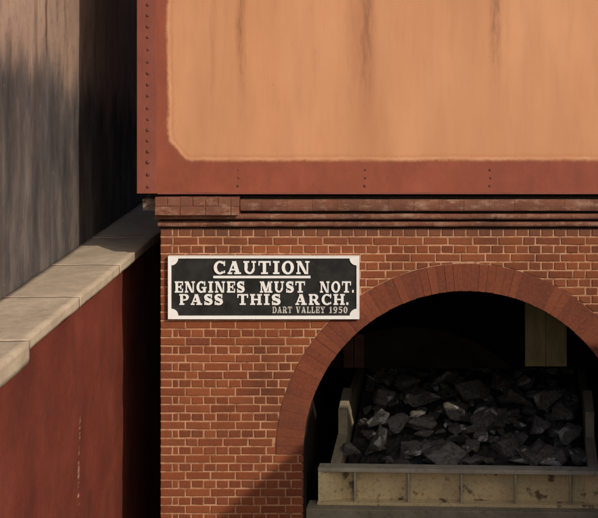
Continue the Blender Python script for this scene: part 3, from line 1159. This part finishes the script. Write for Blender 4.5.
bm = bmesh.new()
gx, gy = 70, 80
rows = []
for j in range(gy + 1):
    rr = []
    for i in range(gx + 1):
        x = -1.13 + 2.28 * i / gx
        y = WY + 0.16 + 3.0 * j / gy
        z = heap(x, y) - 0.05 + 0.05 * noise.noise(Vector((x * 16, y * 16, 3))) + 0.03 * noise.noise(Vector((x * 40, y * 40, 7)))
        rr.append(bm.verts.new((x, y, z)))
    rows.append(rr)
for j in range(gy):
    for i in range(gx):
        bm.faces.new((rows[j][i], rows[j][i + 1], rows[j + 1][i + 1], rows[j + 1][i]))
so_ = obj('small_coal', bm, M['coal_gap_shade'])
tag(so_, 'bed of small black coal between and under the big lumps in the wagon', 'coal', kind='stuff')


def add_lump(x, y, z, sx, sy, sz, rot, sh, label='jagged black lump of coal heaped in the olive wagon', group='coal lumps heaped in the wagon', bright=False):
    me = shapes[sh % len(shapes)]
    o = bpy.data.objects.new('coal_lump', me)
    COL.objects.link(o)
    o.location = (x, y, z)
    o.scale = (sx, sy, sz)
    o.rotation_euler = rot
    tag(o, label, 'coal', group)
    return o


def lump_at(px, py, Y, wpx, hpx, sh, rz=0.0, tilt=0.0, label=None):
    k_ = S * (D + Y) / D
    lab = label or 'jagged black lump of coal heaped in the olive wagon'
    return add_lump(PX(px, Y), Y, PZ(py, Y), wpx * k_ / 2, wpx * k_ * 0.4, hpx * k_ / 2 * 1.25, (tilt, 0.15 * math.sin(sh * 5.1), rz), sh, lab)


# the big lumps one can make out, front to back
big = [
    (453, 452, .80, 74, 36, 0, 0.2, 'largest flat slab of coal at the front middle of the wagon'),
    (375, 441, .88, 34, 40, 1, 1.0, 'coal lump with a glint painted on its face near the left front corner'),
    (548, 456, .80, 56, 34, 2, 0.6, 'big blocky lump of coal at the front right corner of the wagon'),
    (479, 436, 1.05, 30, 26, 3, 2.1, 'small shiny lump of coal just above the largest flat slab'),
    (410, 452, .85, 40, 28, 4, 0.3, None), (505, 446, .95, 46, 40, 5, 1.4, None), (350, 452, .75, 26, 26, 6, 2.2, None),
    (568, 432, 1.0, 34, 26, 7, 0.9, None), (520, 462, .72, 28, 16, 8, 0.5, None), (400, 466, .70, 34, 14, 9, 1.9, None),
    (420, 422, 1.2, 44, 28, 10, 0.1, None), (452, 412, 1.3, 44, 30, 11, 2.7, None), (395, 424, 1.15, 30, 26, 12, 1.1, None),
    (485, 418, 1.3, 46, 36, 13, 0.7, None), (530, 424, 1.2, 44, 26, 0, 2.4, None), (371, 420, 1.2, 32, 26, 1, 0.2, None),
    (556, 412, 1.45, 40, 26, 2, 1.5, None), (420, 398, 1.6, 52, 26, 3, 0.4, None), (380, 396, 1.6, 36, 26, 4, 1.7, None),
    (467, 390, 1.75, 48, 40, 5, 1.0, 'tall lump of coal standing at the top of the heap'), (515, 398, 1.65, 42, 30, 6, 2.0, None), (546, 396, 1.7, 44, 28, 7, 0.6, None),
    (440, 382, 1.95, 40, 28, 8, 1.3, None), (405, 384, 1.9, 40, 24, 9, 2.6, None), (495, 380, 2.0, 36, 26, 10, 0.9, None),
]
for px, py, Y, w, h, sh, rz, lab in big:
    lump_at(px, py, Y, w, h, sh, rz, random.uniform(-.3, .3), lab)
# small added chips, painted pale to stand in for glints
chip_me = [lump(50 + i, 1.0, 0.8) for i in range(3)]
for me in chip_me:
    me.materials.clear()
    me.materials.append(M['coal_glint'])
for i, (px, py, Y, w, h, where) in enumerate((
        (376, 443, .66, 9, 17, 'coal chip painted as a glint, standing near the left front of the heap'),
        (372, 434, .76, 7, 9, 'tiny coal chip painted as a glint just above the standing chip at left'),
        (479, 438, .86, 11, 9, 'coal chip painted as a glint in the middle of the heap above the flat slab'),
        (466, 447, .72, 6, 8, 'coal sliver painted as a glint beside the largest flat slab'),
        (522, 449, .72, 7, 9, 'coal chip painted as a glint low in the right half of the heap'),
        (552, 463, .66, 6, 8, 'small coal chip painted as a glint against the right front corner'),
        (521, 424, 1.0, 8, 7, 'coal chip painted as a glint high in the right half of the heap'),
        (492, 411, 1.1, 9, 8, 'coal chip painted as a glint high in the middle of the heap'),
        (444, 425, .98, 8, 6, 'coal chip painted as a glint left of the middle of the heap'))):
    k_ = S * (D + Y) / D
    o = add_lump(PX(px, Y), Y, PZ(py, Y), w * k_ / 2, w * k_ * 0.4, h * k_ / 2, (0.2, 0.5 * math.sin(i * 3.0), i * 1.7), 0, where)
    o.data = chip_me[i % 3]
# the rest, scattered over the bed
cnt = 0
for i in range(240):
    x = random.uniform(-1.08, 1.1)
    y = random.uniform(WY + 0.22, WY + 2.3)
    s_ = random.choice((0.04, 0.055, 0.07, 0.09, 0.12))
    add_lump(x, y, heap(x, y) + s_ * 0.15, s_ * random.uniform(.9, 1.4), s_, s_ * random.uniform(.7, 1.0),
             (random.uniform(-.6, .6), random.uniform(-.6, .6), random.uniform(0, 6.28)), random.randrange(14))

# the wagon stands slightly askew: turn it and its load together
YAW = -0.036
turn = Matrix.Translation((0, WY, 0)) @ Matrix.Rotation(YAW, 4, 'Z') @ Matrix.Translation((0, -WY, 0))
for o in list(COL.objects):
    if o.parent is None and (o.name.startswith('coal_lump') or o.name in ('small_coal', 'coal_wagon')):
        o.location = turn @ o.location
        o.rotation_euler.rotate_axis('Z', YAW) if o.name in ('small_coal', 'coal_wagon') else None

# ------------------------------------------------------------------ added sun-blocking panel and dim boards in the arch
LY = 0.62  # panel added to keep the sun off the coal
bm = bmesh.new()
q = []
zb_ = PZ(368.5, LY)
for i in range(33):
    t = math.asin((zb_ - ZS) / (RI + 0.045)) 
    t = t + (math.pi - 2 * t) * i / 32
    q.append((XC + (RI + 0.045) * math.cos(t), ZS + (RI + 0.045) * math.sin(t)))
prism_xz(bm, q, LY, LY + 0.2)
fix_normals(bm)
k = NT('painted_shade_black', 1.0, 0.0)  # black painted in place of shade, so sun on it stays unseen
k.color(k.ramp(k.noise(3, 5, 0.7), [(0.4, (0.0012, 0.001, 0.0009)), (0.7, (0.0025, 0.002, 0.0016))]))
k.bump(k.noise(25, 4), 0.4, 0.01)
obj('shade_panel', bm, k.m, bld)
BY = LY - 0.035
bd = thing('timber_board', 'faded olive timber board fixed on the added black panel at the right of the arch', 'board', (PX(546, BY), BY, PZ(366, BY)))
bm = bmesh.new()
xa, xb = PX(525, BY), PX(567, BY)
for i in range(2):
    w = (xb - xa) / 2
    box(bm, xa + i * w + 0.001, xa + (i + 1) * w - 0.001, BY, BY + 0.03, PZ(366.5, BY), PZ(300, BY))
bevel(bm, 0.004)
obj('planks', bm, M['board'], bd)

bd2 = thing('timber_board', 'dark maroon timber board fixed on the added black panel at the left of the arch', 'board', (PX(353, BY), BY, PZ(368, BY)))
xa, xb = PX(343, BY), PX(364, BY)
bm = bmesh.new()
for i in range(2):
    w = (xb - xa) / 2
    box(bm, xa + i * w + 0.003, xa + (i + 1) * w - 0.003, BY, BY + 0.03, PZ(368, BY), PZ(335, BY))
bevel(bm, 0.008, 2)
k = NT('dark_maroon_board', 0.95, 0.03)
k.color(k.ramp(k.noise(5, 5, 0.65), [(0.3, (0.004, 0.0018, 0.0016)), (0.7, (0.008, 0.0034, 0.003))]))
obj('planks', bm, k.m, bd2)
